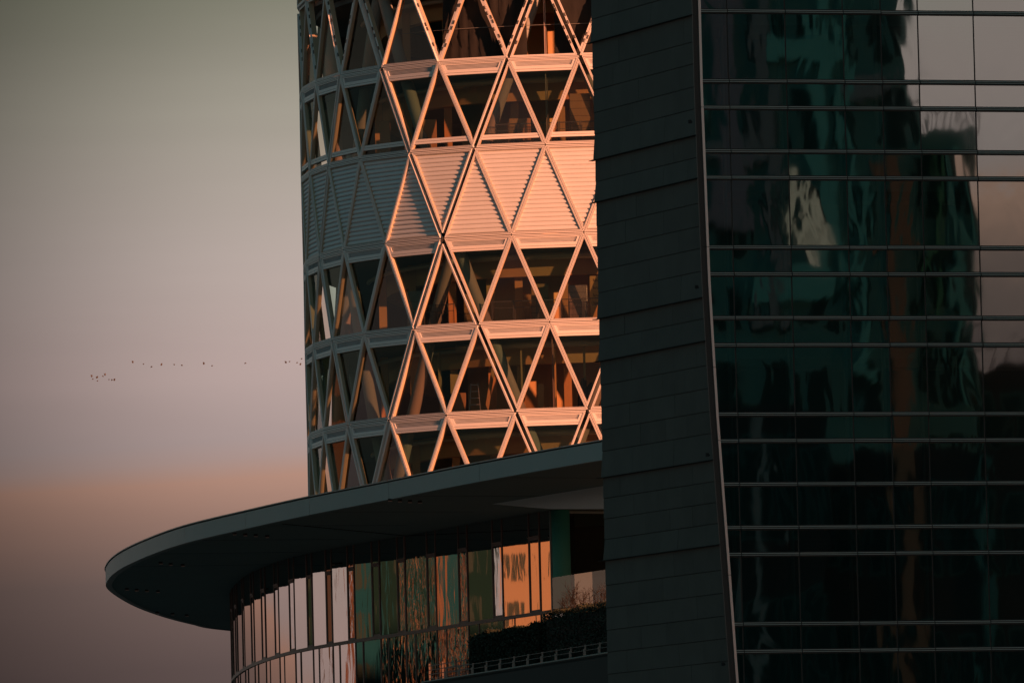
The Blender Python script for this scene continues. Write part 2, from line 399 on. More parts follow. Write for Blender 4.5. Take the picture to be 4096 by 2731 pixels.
    po = link_mesh('facade_panel', mb.v, mb.f, [M_white, M_dark, M_reveal], tower, TO, False, mb.m)
    for nm, m2, mt, sm in subs:
        m2.build(nm, mt, po, TO, sm)
def edge_x(poly, v):
    xs = []
    for i in range(len(poly)):
        a, b = poly[i], poly[(i + 1) % len(poly)]
        if (a[1] - v) * (b[1] - v) <= 0 and abs(a[1] - b[1]) > 1e-6: t = (v - a[1]) / (b[1] - a[1]); xs.append(a[0] + (b[0] - a[0]) * t)
    if len(xs) < 2: m_ = poly[0][0]; return (m_, m_)
    return (min(xs), max(xs))

for r in range(-2, 5):
    half = (r % 2) != 0
    # upper ring r nodes: integer s when r even; down triangles start at those, up triangles at lower ring nodes
    for k in range(-2, 8):
        sd0 = k + (.5 if half else 0); panel(r, sd0, False)
        su0 = k + (0 if half else .5); panel(r, su0, True)

# structure behind the skin
def slab(name, z0, z1, off, m, step=.5, hole=None):
    P = loop(off, step); n = len(P); vs = [Vector((p.x, p.y, z0)) for p in P] + [Vector((p.x, p.y, z1)) for p in P]
    return link_mesh(name, vs, [tuple(range(n)), tuple(reversed(range(n, 2 * n)))] + [(i, n + i, n + (i + 1) % n, (i + 1) % n) for i in range(n)], m, tower, TO)
def ringwall(name, z0, z1, off, thick, m, step=.5, s0=0, s1=30):
    n = int((s1 - s0) / step) + 1; vs = []; fs = []
    for i in range(n):
        s = s0 + i * step; a, b = plan(s % 30 if s >= 30 else s, off), plan(s % 30 if s >= 30 else s, off + thick)
        for q, z in ((a, z0), (a, z1), (b, z1), (b, z0)): vs.append(Vector((q.x, q.y, z)))
    for i in range(n - 1):
        for k in range(4): fs.append((i * 4 + k, i * 4 + (k + 1) % 4, (i + 1) * 4 + (k + 1) % 4, (i + 1) * 4 + k))
    return link_mesh(name, vs, fs, m, tower, TO)
for r in range(-2, 5):
    z = ringz(r)
    slab('floor_slab', z - .30, z - .05, .42, M_conc)
    slab('ceiling', z - .56, z - .33, .85, M_ceil)
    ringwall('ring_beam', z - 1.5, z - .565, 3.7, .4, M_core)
    ringwall('edge_rail', z - .02, z + .06, .40, .08, M_dark, s0=-1.5, s1=8) if r in (1, 3, 4) else None
for r in range(-2, 5):
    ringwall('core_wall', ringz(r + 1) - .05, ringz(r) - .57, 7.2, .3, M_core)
    ringwall('rear_facade', ringz(r + 1), ringz(r), .1, .12, M_grey, s0=9, s1=28)
# deep tapering columns following the wide joints
def col_line(c, right):
    pts = []
    for k in range(-4, 11):
        r = k / 2.0; s = (c - .5 * r) if right else (c + .5 * r)
        if -2.4 < s < 9: p = plan(round(s / STEP) * STEP, 1.35); p.z = ringz(r); pts.append(p)
    if len(pts) > 2:
        m = MB(); m.tube(pts, .27, 14); m.build('diagonal_column', M_col, tower, TO, True)
for c in (-3, 0, 3, 6, 9): col_line(c, True)
for c in (-5, -2, 1, 4, 7): col_line(c, False)
# pin hardware at the crossings of the wide joints
for r, s in ((2, 2), (4, 2), (-1, 3.5), (4, 0), (0, 3), (0, 0)):
    fr_n = (plan(s, -1) - plan(s)).normalized(); p = node(r, s) + fr_n * -.03; m = MB(); m.tube([p - fr_n * .1, p + fr_n * .03], .045, 10); m.tube([p - fr_n * .1 + Vector((.0, 0, -.09)), p + fr_n * .02 + Vector((0, 0, -.09))], .03, 8); m.build('joint_pin', M_clip, tower, TO)
# black netting behind the unglazed bays and a cable across them
for r in (-2, -1):
    for a, b in ((-1.5, .35), (.75, 2.0)):
        vs = []; n = 24
        for i in range(n + 1):
            s = a + (b - a) * i / n
            for zf in range(7):
                p = plan(round(s / STEP) * STEP, .62 + .05 * math.sin(i * 1.9 + zf) + .03 * math.sin(i * 4.1)); p.z = ringz(r + 1) + .05 + (HR - .7) * zf / 6; vs.append(p)
        fs = [(i * 7 + k, i * 7 + k + 1, i * 7 + k + 8, i * 7 + k + 7) for i in range(n) for k in range(6)]
        link_mesh('debris_net', vs, fs, M_net, tower, TO, True)
m = MB(); pts = []
for i in range(30):
    s = round((-1 + i * .13) / STEP) * STEP; p = plan(s, .50); p.z = ringz(0) + 1.42 - .0 * i; pts.append(p)
m.tube(pts, .012, 5); m.build('cable', M_grey, tower, TO)
for r_, s_ in ((-1, .5), (0, .5), (3, .5)):
    pa = plan(s_, .7); m = MB(); m.tube([(pa.x, pa.y, ringz(r_) - .6), (pa.x, pa.y, ringz(r_ + 1) + .1)], .022, 6); m.tube([(pa.x + .06, pa.y, ringz(r_) - .9), (pa.x + .06, pa.y, ringz(r_ + 1) + .1)], .014, 6); m.build('service_rod', M_posts, tower, TO)

# ------------------------------------------------------------ goods standing on the tower floors
def fdepth(px, z):
    """depth of the facade line seen at photo column px"""
    best = None
    for i in range(-30, 150):
        P = Vector((_px[i], _py[i], z)); d = abs(proj(P)[0] - px)
        if best is None or d < best[0]: best = (d, P.y)
    return best[1]
def spot(px, r, off):
    z = ringz(r) - .05; Y = fdepth(px, z) + off; e = atY(px, 1000, Y); return Vector((e.x, Y, z))
def carton(name, px0, px1, r, off, h, m, label, cat, lines=None, wrap=False, d=.9, group=None):
    p = spot((px0 + px1) / 2, r, off); w = (px1 - px0) / F * p.y
    root = empty(name, p, label, cat, group)
    b = MB(); b.box((0, 0, h / 2 + .13), (w / 2, 0, 0), (0, d / 2, 0), (0, 0, h / 2)); o = b.build('load' if wrap else 'box', m, root)
    mod = o.modifiers.new('bevel', 'BEVEL'); mod.width = .03; mod.segments = 2
    pl = MB()
    for i in (-1, 0, 1): pl.box((i * w * .42, 0, .045), (.05, 0, 0), (0, d / 2, 0), (0, 0, .045))
    for j in range(-2, 3): pl.box((0, j * d * .2, .11), (w / 2, 0, 0), (0, d * .07, 0), (0, 0, .015))
    pl.build('pallet', M_timber, root)
    if wrap:
        t = MB()
        for k in range(1, int(h / .32)): t.box((0, 0, .13 + k * .32), (w / 2 + .004, 0, 0), (0, d / 2 + .004, 0), (0, 0, .006))
        t.build('strapping', M_dark, root)
    if lines:
        for k in range(lines):
            cu = bpy.data.curves.new('t', 'FONT'); cu.body = 'knauf'; cu.size = .20; cu.align_x = 'CENTER'; cu.extrude = .001
            to = bpy.data.objects.new('t', cu); COL.objects.link(to); dg = bpy.context.evaluated_depsgraph_get(); me = bpy.data.meshes.new_from_object(to.evaluated_get(dg)); bpy.data.objects.remove(to)
            me.materials.clear(); me.materials.append(M_ink); lo = bpy.data.objects.new('lettering', me); COL.objects.link(lo); lo.parent = root
            lo.rotation_euler = (rad(90), 0, 0); lo.location = (0, -d / 2 - .006, h - .12 - k * .33)
    return root
carton('carton_stack', 1702, 1758, 1, 2.2, 1.45, M_cartn, 'brown carton on a pallet in the second lit storey, left behind the glass', 'box')
carton('carton_stack', 2048, 2135, 1, 1.9, 1.25, M_cartn, 'low brown carton stack behind the mesh barrier in the second storey', 'box')
carton('wrapped_pallet', 2292, 2376, 1, 2.0, 2.25, M_cartn, 'tall pale wrapped pallet load at the pillar edge of the second storey', 'pallet', wrap=True)
carton('wrapped_pallet', 1624, 1690, 3, 2.6, 1.75, M_wrap, 'grey wrapped pallet load behind the left sunlit triangle of the fourth storey', 'pallet', wrap=True)
carton('wrapped_pallet', 1850, 1925, 3, 3.2, 1.5, M_cartn, 'brown film wrapped bundle behind the middle triangle of the fourth storey', 'pallet', wrap=True)
carton('wrapped_pallet', 2268, 2345, 3, 1.9, 1.6, M_wrap, 'shiny film wrapped stack with bright creases beside the yellow packages', 'pallet', wrap=True)
carton('yellow_package_stack', 2354, 2422, 3, 2.2, 2.0, M_yel, 'tall yellow package stack with black lettering at the pillar edge', 'box', lines=4)
def barrier(px0, px1, r, off, label):
    a, b = spot(px0, r, off), spot(px1, r, off); root = empty('mesh_barrier', a, label, 'barrier', 'mesh barriers along the open floor edges'); b = b - a; n = 5; d = b / n
    for i in range(n):
        q0, q1 = d * i + d * .03, d * (i + 1) - d * .03; m = MB()
        for h in (.08, 1.08): m.bar(q0 + Vector((0, 0, h)), q1 + Vector((0, 0, h)), .035)
        m.bar(q0 + Vector((0, 0, .8)), q1 + Vector((0, 0, .8)), .02)
        for q in (q0, q1): m.bar(q, q + Vector((0, 0, 1.12)), .035)
        pf = m.build('barrier_frame', M_rail, root)
        w = MB(); k = int((q1 - q0).length / .06)
        for j in range(1, k): q = q0.lerp(q1, j / k); w.bar(q + Vector((0, 0, .08)), q + Vector((0, 0, 1.08)), .008)
        wo = w.build('wire_mesh', M_rail, pf)
barrier(1990, 2420, 1, .75, 'dark wire mesh barrier across the floor edge of the second storey')
barrier(1960, 2420, 3, .75, 'dark wire mesh barrier across the floor edge of the fourth storey')
barrier(1690, 1810, 3, .9, 'short dark mesh barrier behind the left triangle of the fourth storey')
def board(name, pxb, pxt, r, off, h, w, m, label, cat):
    a, b = spot(pxb, r, off), spot(pxt, r, off + .3); root = MB(); b.z += h; root.bar(Vector((0, 0, 0)), b - a, w, .05, side=(0, 1, 0)); o = root.build(name, m); o.location = a; tag(o, label, cat); return o
board('timber_board', 1925, 1962, 4, 2.6, 2.2, .16, M_timber, 'timber board leaning behind the middle glass of the fifth storey', 'board')
board('timber_board', 2146, 2150, 4, 2.2, 1.4, .26, M_timber, 'short wide timber board standing beside the yellow doorway frame', 'board')
board('timber_board', 1752, 1746, 4, 2.4, 3.0, .14, M_timber, 'tall upright timber post behind the left glass of the fifth storey', 'post')
board('timber_post', 2076, 2074, 4, 2.4, 3.0, .07, M_timber, 'thin upright post left of the yellow doorway frame', 'post')
board('timber_plank', 2160, 2420, 3, 1.2, .10, .14, M_timber, 'long plank lying along the fourth storey floor edge', 'plank')
pa = spot(2208, 4, 2.6); pb = spot(2326, 4, 2.6) - pa; fr_root = empty('doorway_frame', pa, 'yellow timber doorway frame standing in the fifth storey beside the pillar', 'frame')
for a_, b_, nm in (((0, 0, 0), (0, 0, 2.95), 'jamb'), (pb, pb + Vector((0, 0, 2.95)), 'jamb'), (Vector((-.07, 0, 3.02)), pb + Vector((.07, 0, 3.02)), 'lintel')):
    m = MB(); m.bar(a_, b_, .15, .1); m.build(nm, M_yel if nm == 'jamb' and a_ == (0, 0, 0) else M_timber, fr_root)
pl_ = spot(1885, 4, 1.9); ld = empty('stepladder', pl_, 'small aluminium stepladder standing in the fifth storey', 'ladder')
for sx_ in (-1, 1):
    m = MB(); m.bar((sx_ * .26, -.3, 0), (sx_ * .15, 0, 1.5), .05, .03); m.build('rail', M_alu, ld); m = MB(); m.bar((sx_ * .26, .35, 0), (sx_ * .15, 0.04, 1.5), .04, .03); m.build('leg', M_alu, ld)
for k in range(1, 6): f_ = k / 5.2; m = MB(); m.box((0, -.3 + .3 * f_, 1.5 * f_), (.25 - .1 * f_, 0, 0), (0, .05, 0), (0, 0, .015)); m.build('step', M_alu, ld)
sk = spot(2335, 4, 1.8); m = MB()
for k in range(7): m.tube([sk * 0 + Vector((random.uniform(-.3, .3), random.uniform(-.2, .2), .03)), Vector((random.uniform(-.25, .25), random.uniform(-.2, .2), .55 + .5 * random.random())), Vector((random.uniform(-.2, .2), 0, 1.0 + .6 * random.random()))], [.22, .2, .06], 9)
o = m.build('black_sack_pile', M_net, smooth=True); o.location = sk; tag(o, 'heap of black sacks beside the pillar in the fifth storey', 'sacks')

carton('carton_stack', 1530, 1572, 1, 2.4, 1.6, M_cartn, 'brown carton stack behind the shaded left glass of the second storey', 'box')
carton('wrapped_pallet', 2120, 2190, 3, 4.2, 1.9, M_cartn, 'brown wrapped load deep in the fourth storey, left of the shiny stack', 'pallet', wrap=True)
carton('carton_stack', 2010, 2050, 4, 3.2, 1.5, M_cartn, 'narrow carton stack in the fifth storey left of the thin post', 'box')
carton('carton_stack', 1800, 1850, 4, 3.6, 1.1, M_cartn, 'low carton stack in the fifth storey left of the stepladder', 'box')
M_duct = mat('duct_metal', (.62, .52, .38), rough=.5, metal=.3, noise=.1)  # ducts and pillars below are added to show more amber light inside
for r in (-1, 0, 2, 3, 4):
    z = ringz(r) - .92
    for off, rr2, a0, a1 in ((2.3, .16, -1.0, 2.4), (2.9, .10, 2.0, 6.5)):
        m = MB(); pts = []
        for k in range(int((a1 - a0) / .25) + 1): p = plan(round((a0 + k * .25) / STEP) * STEP, off); p.z = z + rr2; pts.append(p)
        m.tube(pts, rr2, 10); m.build('added_duct', M_duct, tower, TO, True)
    for s_, off in ((-.4, 4.5), (.45, 5.2), (1.3, 4.6), (2.2, 5.0), (3.1, 4.2), (4.3, 3.6), (5.2, 3.0)):
        p = plan(round(s_ / STEP) * STEP, off); m = MB(); m.box((p.x, p.y, (ringz(r) + ringz(r + 1)) / 2 - .3), (.17, 0, 0), (0, .17, 0), (0, 0, HR / 2 - .28)); m.build('added_pillar', M_core, tower, TO)

# ------------------------------------------------------------ round canopy over the podium
HT, HB = 27.966 + CAMZ, 27.145 + CAMZ
def crom(P, n=6, closed=True):
    R = []; N_ = len(P)
    for i in range(N_ if closed else N_ - 1):
        p0, p1, p2, p3 = [Vector(P[(i + k) % N_] if closed else P[min(max(i + k, 0), N_ - 1)]) for k in (-1, 0, 1, 2)]
        for j in range(n):
            t = j / n; R.append(.5 * ((2 * p1) + (p2 - p0) * t + (2 * p0 - 5 * p1 + 4 * p2 - p3) * t * t + (3 * p1 - p0 - 3 * p2 + p3) * t ** 3))
    if not closed: R.append(Vector(P[-1]))
    return R
RIM = [(12, 386), (8.2, 391), (3.6, 399.5), (-1.48, 411), (-5.35, 421), (-8.9, 430), (-11.9, 438.6), (-14.9, 448), (-17.0, 457.5), (-18.6, 467), (-19.55, 476), (-19.85, 484), (-19.3, 497.5), (-18.3, 508.5), (-17.0, 517.5), (-15.43, 524.5), (-9, 538), (2, 550), (20, 556), (38, 545), (50, 515), (55, 470), (52, 430), (42, 398), (28, 382)]
rim = crom([(x, y, 0) for x, y in RIM], 6)
canopy = empty('round_canopy', (10, 470, HB), 'broad round canopy roof with grey fascia and dark underside below the tower', 'canopy'); CO = Vector((10, 470, HB))
n = len(rim)
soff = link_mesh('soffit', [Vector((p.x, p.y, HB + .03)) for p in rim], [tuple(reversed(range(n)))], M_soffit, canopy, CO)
rooft = link_mesh('roof_deck', [Vector((p.x, p.y, HT - .04)) for p in rim], [tuple(range(n))], M_coping, canopy, CO)
cen = Vector((18, 468, 0))
def outw(i):
    t = rim[(i + 1) % n] - rim[i - 1]; o_ = Vector((-t.y, t.x, 0)).normalized()
    if o_.dot(rim[i % n] - cen) < 0: o_ = -o_
    return o_
def strip(name, i0, i1, prof, m, parent, O, shrink=0.0):
    vs = []; fs = []; k = len(prof)
    for i in range(i0, i1 + 1):
        p = rim[i % n]; o_ = outw(i % n)
        if shrink and i in (i0, i1): q = rim[(i + (1 if i == i0 else -1)) % n]; p = p + (q - p).normalized() * shrink
        for off, z in prof: vs.append(Vector((p.x + o_.x * off, p.y + o_.y * off, z)))
    for i in range(i1 - i0):
        for j in range(k - 1): fs.append((i * k + j, i * k + j + 1, (i + 1) * k + j + 1, (i + 1) * k + j))
    return link_mesh(name, vs, fs, m, parent, O)
i = 0
while i < n:
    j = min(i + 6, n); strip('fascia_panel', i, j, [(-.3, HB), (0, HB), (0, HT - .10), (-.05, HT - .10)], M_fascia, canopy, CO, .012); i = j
i = 0
while i < n:
    j = min(i + 2, n); strip('coping', i, j, [(-.2, HT - .05), (.045, HT - .05), (.045, HT - .008), (.02, HT), (-.2, HT)] if True else 0, M_coping, canopy, CO, .03); i = j
for q in range(1, 9):
    i0 = 6 * q + 5; p_ = rim[i0 % n]; o_ = outw(i0 % n); e_ = p_ - o_ * 7
    m = MB(); m.bar((p_.x - o_.x * .05, p_.y - o_.y * .05, HB + .028), (e_.x, e_.y, HB + .028), .025, .012); m.build('soffit_joint', M_dark, canopy, CO)
# shadow joint across the soffit and the small downlights
m = MB(); a_, b_ = atZ(1130, 2096, HB), atZ(1620, 2143, HB); m.bar(a_ + Vector((0, 0, .02)), b_ + Vector((0, 0, .02)), .05, .03); m.build('soffit_joint', M_dark, canopy, CO)
for (x, y) in [(938, 2132), (981, 2136), (1023, 2139), (1069, 2143), (643, 2249), (683, 2254), (731, 2258), (508, 2354), (547, 2357), (587, 2360), (632, 2363), (629, 2448), (690, 2453), (747, 2459), (1560, 1997), (1600, 2000), (1640, 2003), (1680, 2005)]:
    p = atZ(x, y, HB); m = MB(); m.box(p + Vector((0, 0, -.004)), (.085, 0, 0), (0, .28, 0), (0, 0, .03), 1); m.box(p + Vector((0, .30, -.03)), (.08, 0, 0), (0, .012, 0), (0, 0, .028), 0)
    m.build('downlight', [M_trim, M_dark], canopy, CO)
# pale bulkhead panel in the soffit above the recess
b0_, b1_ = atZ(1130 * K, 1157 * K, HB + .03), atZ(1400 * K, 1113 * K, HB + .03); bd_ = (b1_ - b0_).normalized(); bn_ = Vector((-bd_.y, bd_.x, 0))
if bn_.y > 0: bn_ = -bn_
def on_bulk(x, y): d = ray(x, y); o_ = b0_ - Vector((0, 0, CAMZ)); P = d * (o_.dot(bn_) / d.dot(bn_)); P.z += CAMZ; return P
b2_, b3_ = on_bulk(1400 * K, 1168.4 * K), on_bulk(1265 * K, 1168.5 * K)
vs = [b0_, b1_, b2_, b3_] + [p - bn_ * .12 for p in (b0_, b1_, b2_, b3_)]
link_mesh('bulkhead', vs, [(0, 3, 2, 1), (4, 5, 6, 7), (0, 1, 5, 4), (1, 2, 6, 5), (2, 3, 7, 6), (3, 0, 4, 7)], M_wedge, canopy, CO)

# ------------------------------------------------------------ podium with curved glass wall
WP = [(7.4, 416), (4.6, 424), (1.5, 431.1), (-1.65, 438.5), (-3.45, 443.0), (-5.6, 448.2), (-7.7, 453.2), (-9.75, 458.9), (-11.2, 464.6), (-12.55, 472.2), (-13.5, 480.3), (-14.15, 490.5), (-14.0, 502), (-12.5, 514), (-7, 528), (4, 538), (20, 542)]
wall = crom([(x, y, 0) for x, y in WP], 12, closed=False)
podium = empty('round_podium', (5, 470, 0), 'podium building with curved wall of tall mirrored panes beneath the round canopy', 'building'); PO = Vector((5, 470, 0))
ZB = 22.80 + CAMZ            # transom band level
def wall_at(px):
    for i in range(len(wall) - 1):
        a, b = proj((wall[i].x, wall[i].y, HB)), proj((wall[i + 1].x, wall[i + 1].y, HB))
        if a[0] >= px >= b[0]: return wall[i].lerp(wall[i + 1], (a[0] - px) / (a[0] - b[0]))
    return None
MX = [2199, 2154, 2112, 2005, 1966, 1865, 1830, 1739, 1704.5, 1616, 1585.5, 1514, 1484, 1413, 1386.6, 1322.7, 1300, 1244, 1223.6, 1173, 1153, 1110.3, 1093.6, 1056, 1041.6, 1011, 1000, 973, 965, 943.7, 937]
mpts = [wall_at(x) for x in MX]
# carry on round the bend at the same rhythm
def arc_next(p, d):
    best = min(range(len(wall)), key=lambda i: (wall[i] - p).length); acc = 0; i = best; q = p
    while i < len(wall) - 1:
        i += 1; st = (wall[i] - q).length
        if acc + st >= d: return q.lerp(wall[i], (d - acc) / st)
        acc += st; q = wall[i]
    return wall[-1]
for k in range(12): mpts.append(arc_next(mpts[-1], 2.6 if k % 2 == 0 else 1.1))
rep = []
def vquad(a, b, z0, z1, off=0.0):
    t = (b - a).normalized(); nn = Vector((t.y, -t.x, 0))
    if nn.dot(a - Vector((12, 475, 0))) < 0: nn = -nn
    a, b = a + nn * off, b + nn * off
    return [Vector((a.x, a.y, z0)), Vector((b.x, b.y, z0)), Vector((b.x, b.y, z1)), Vector((a.x, a.y, z1))], t, nn
pane_rays = []
def pane(a, b, z0, z1, m, off=-.01, ja=0.0):
    q, t, nn = vquad(a, b, z0, z1, off)
    # tiny setting-out error of each pane: one vertical edge a few millimetres proud
    w = (b - a).length; q[1] += nn * ja * w; q[2] += nn * ja * w
    return link_mesh('pane', q, [(0, 1, 2, 3)], m, podium, PO), t, nn
def mullion(p, t, nn, z0, z1, w, d, name='mullion'):
    m = MB(); m.box((p.x - nn.x * (d / 2 - .022), p.y - nn.y * (d / 2 - .022), (z0 + z1) / 2), t * w / 2, nn * d / 2, (0, 0, (z1 - z0) / 2)); return m.build(name, M_pmull, podium, PO)
def rail_between(a, b, z, h, d=.14, name='transom'):
    q, t, nn = vquad(a, b, z - h / 2, z + h / 2); c = (a + b) / 2; m = MB(); m.box((c.x - nn.x * (d / 2 - .04), c.y - nn.y * (d / 2 - .04), z), (b - a) / 2, nn * d / 2, (0, 0, h / 2)); return m.build(name, M_pmull, podium, PO)
rng = random.Random(21)
for i in range(len(mpts) - 1):
    a, b = mpts[i], mpts[i + 1]; q, t, nn = vquad(a, b, 0, 1)
    narrow = (i % 2 == 1) if i > 0 else False
    if i == 0: narrow = False
    jit = rng.uniform(-.003, .003); ztop = HB + .02
    wob = M_pglassv if i in (5, 7, 8, 9, 13, 19) else M_pglass
    if narrow:
        zl = HB - 1.02 * ((b - a).length / ((b - a).length)) ; pane(a, b, zl + .04, ztop, wob, ja=jit); rail_between(a, b, zl, .09)
        ai, bi = a + t * .09, b - t * .09
        pane(ai, bi, ZB + .17, zl - .13, wob, -.015, jit)
        m = MB()          # opening sash frame
        for p_ in (a + t * .065, b - t * .065): m.box((p_.x - nn.x * .04, p_.y - nn.y * .04, (ZB + zl) / 2), t * .03, nn * .05, (0, 0, (zl - ZB) / 2 - .06))
        for z_ in (ZB + .12, zl - .085): m.box(((a.x + b.x) / 2 - nn.x * .04, (a.y + b.y) / 2 - nn.y * .04, z_), (b - a) / 2 - t * .03, nn * .048, (0, 0, .045))
        m.build('sash', M_pmull, podium, PO)
    else: pane(a, b, ZB + .07, ztop, wob, ja=jit)
    mullion(a, t, nn, ZB + .07, HB + .02, .075 if i != 9 else .13, .16)
    rail_between(a, b, ZB, .15, .22)
# lower storey: narrow light first, then a wide one, per pair
big = [mpts[0], mpts[1], mpts[3], mpts[5], mpts[7], mpts[9], mpts[11], mpts[13], mpts[15], mpts[17], mpts[19], mpts[21], mpts[23], mpts[25], mpts[27], mpts[29]] + mpts[31::2]
ZL = 18.3
for i in range(len(big) - 1):
    a, b = big[i], big[i + 1]; c_ = a.lerp(b, .70); q, t, nn = vquad(a, b, 0, 1)
    wob = M_pglassv if i in (3, 4, 5) else M_pglass; jit = rng.uniform(-.004, .004)
    pane(a, c_, ZL, ZB - .07, wob, ja=jit); mullion(a, t, nn, ZL, ZB - .07, .075, .16); mullion(c_, t, nn, ZL, ZB - .07, .07, .12)
    zt = ZB - 2.5; pane(c_, b, zt, ZB - .07, wob, ja=jit * .5); rail_between(c_, b, zt, .10); pane(c_, b, ZL, zt - .05, wob, -.02, jit)
# wall continuing towards the camera as the balustrade of the recess
bal = [wall_at(2199)] + [w for w in wall if w.y < 430.5 and w.y > 416][::-1]
def sub(a, b, n_): return [a.lerp(b, k / n_) for k in range(n_)]
bl = [wall_at(x) if wall_at(x) else None for x in (2199, 2252, 2291, 2361, 2408, 2440)]; bl = [b for b in bl if b]
for i in range(len(bl) - 1):
    a, b = bl[i + 1], bl[i]; pane(a, b, ZB + .09, ZB + 1.45, M_bal_glint if i == 2 else M_bal, ja=rng.uniform(-.012, .012)); rail_between(a, b, ZB, .15, .22); pane(a, b, ZL, ZB - .07, M_pglass, ja=rng.uniform(-.012, .012)); q, t, nn = vquad(a, b, 0, 1); mullion(a, t, nn, ZL, ZB - .07, .06, .1)
# recess glazing running back to the right, its column and dark room
ra = wall_at(2199); rdir = Vector((math.cos(rad(27)), math.sin(rad(27)), 0)); rn = Vector((rdir.y, -rdir.x, 0))
m = MB(); m.box((ra.x + .03, ra.y, (ZB + HB) / 2 + .05), rdir * .05, rn * .05, (0, 0, (HB - ZB) / 2 - .06)); m.build('corner_post', M_post, podium, PO)
m = MB(); c_ = ra + rdir * 5; m.box((c_.x, c_.y, HB - .06), rdir * 5, rn * .05, (0, 0, .05)); m.build('recess_head', M_post, podium, PO)
link_mesh('pane', [Vector((p.x, p.y, z)) for p, z in ((ra, ZB), (ra + rdir * 10, ZB), (ra + rdir * 10, HB - .1), (ra, HB - .1))], [(0, 1, 2, 3)], glass('recess_glass', (.55, .72, .66), .6, .03), podium, PO)
cp = atY(2245, 2200, 431.2); m = MB(); m.tube([(cp.x, cp.y, ZB - .1), (cp.x, cp.y, HB)], .40, 28); o = m.build('round_column', M_turq, podium, PO, True)
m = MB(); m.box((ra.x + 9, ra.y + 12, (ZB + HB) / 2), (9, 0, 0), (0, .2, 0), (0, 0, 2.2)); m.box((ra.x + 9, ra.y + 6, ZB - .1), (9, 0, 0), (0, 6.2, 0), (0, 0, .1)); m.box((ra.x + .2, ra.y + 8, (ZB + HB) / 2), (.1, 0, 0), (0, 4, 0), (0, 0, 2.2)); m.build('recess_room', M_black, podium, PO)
# closed body behind the mirrored wall
ww = [w for w in wall]; inner_w = []
for i, w in enumerate(ww):
    t = (ww[min(i + 1, len(ww) - 1)] - ww[max(i - 1, 0)]).normalized(); nn = Vector((t.y, -t.x, 0))
    if nn.dot(w - Vector((12, 475, 0))) < 0: nn = -nn
    inner_w.append(w - nn * 1.4)
st = [i for i, w in enumerate(ww) if w.y >= 431.5]
vs = []; fs = []
for i in st: vs += [Vector((inner_w[i].x, inner_w[i].y, 0)), Vector((inner_w[i].x, inner_w[i].y, HB))]
for k in range(len(st) - 1): fs.append((2 * k, 2 * k + 2, 2 * k + 3, 2 * k + 1))
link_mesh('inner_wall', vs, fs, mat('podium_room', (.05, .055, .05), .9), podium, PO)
vs = []; fs = []
for i in range(len(ww)): vs += [Vector((ww[i].x, ww[i].y, 0)), Vector((ww[i].x, ww[i].y, ZL))]
for k in range(len(ww) - 1): fs.append((2 * k, 2 * k + 2, 2 * k + 3, 2 * k + 1))
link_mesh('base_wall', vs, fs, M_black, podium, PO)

# ------------------------------------------------------------ terrace in front: wall, railing, hedge, bare shrub
TR = atY(2397, 2611, 398.0); ZT = TR.z; TL = atZ(1889.6, 2692, ZT); tdir = (TL - TR).normalized(); tperp = Vector((-tdir.y, tdir.x, 0)) if Vector((-tdir.y, tdir.x, 0)).x > 0 else Vector((tdir.y, -tdir.x, 0))
terr = empty('terrace', (TR.x, TR.y, 0), 'dark walled garden terrace in front of the podium carrying hedge and low railing', 'terrace'); TEO = Vector((TR.x, TR.y, 0))
A0 = TR - tdir * 12; A1 = TL + tdir * 6.5
m = MB(); c_ = (A0 + A1) / 2; hl = (A1 - A0).length / 2
m.box(c_ + tperp * .15 + Vector((0, 0, -(ZT - .06) / 2 - .08)), tdir * hl, tperp * .15, (0, 0, (ZT - .06) / 2 - .02)); m.build('retaining_wall', M_black, terr, TEO)
m = MB(); m.box(c_ + tperp * 1.6 + Vector((0, 0, -.12)), tdir * hl, tperp * 1.6, (0, 0, .06)); m.build('terrace_slab', M_black, terr, TEO)
m = MB(); m.box(c_ + tperp * .10 + Vector((0, 0, -.025)), tdir * hl, tperp * .13, (0, 0, .025)); m.build('edge_strip', mat('edge_strip_metal', (.16, .24, .23), .5), terr, TEO)
rail = empty('terrace_railing', TR, 'low railing with pale brown posts and thin rails along the hedge', 'railing')
step_ = (TL - TR).length / 9
for k in range(-3, 12):
    p = tdir * step_ * k; po = MB(); po.box(p + Vector((0, 0, .13)), (.055, 0, 0), (0, .06, 0), (0, 0, .13)); po.box(p + Vector((.03, 0.02, .33)), (.035, 0, 0), (0, .05, 0), (0, 0, .10)); po.build('post', M_posts, rail)
for h in (.20, .39):
    m = MB(); m.bar(tdir * step_ * -3 + Vector((0, 0, h)), tdir * step_ * 11 + Vector((0, 0, h)), .022); m.build('rail', M_rail, rail)
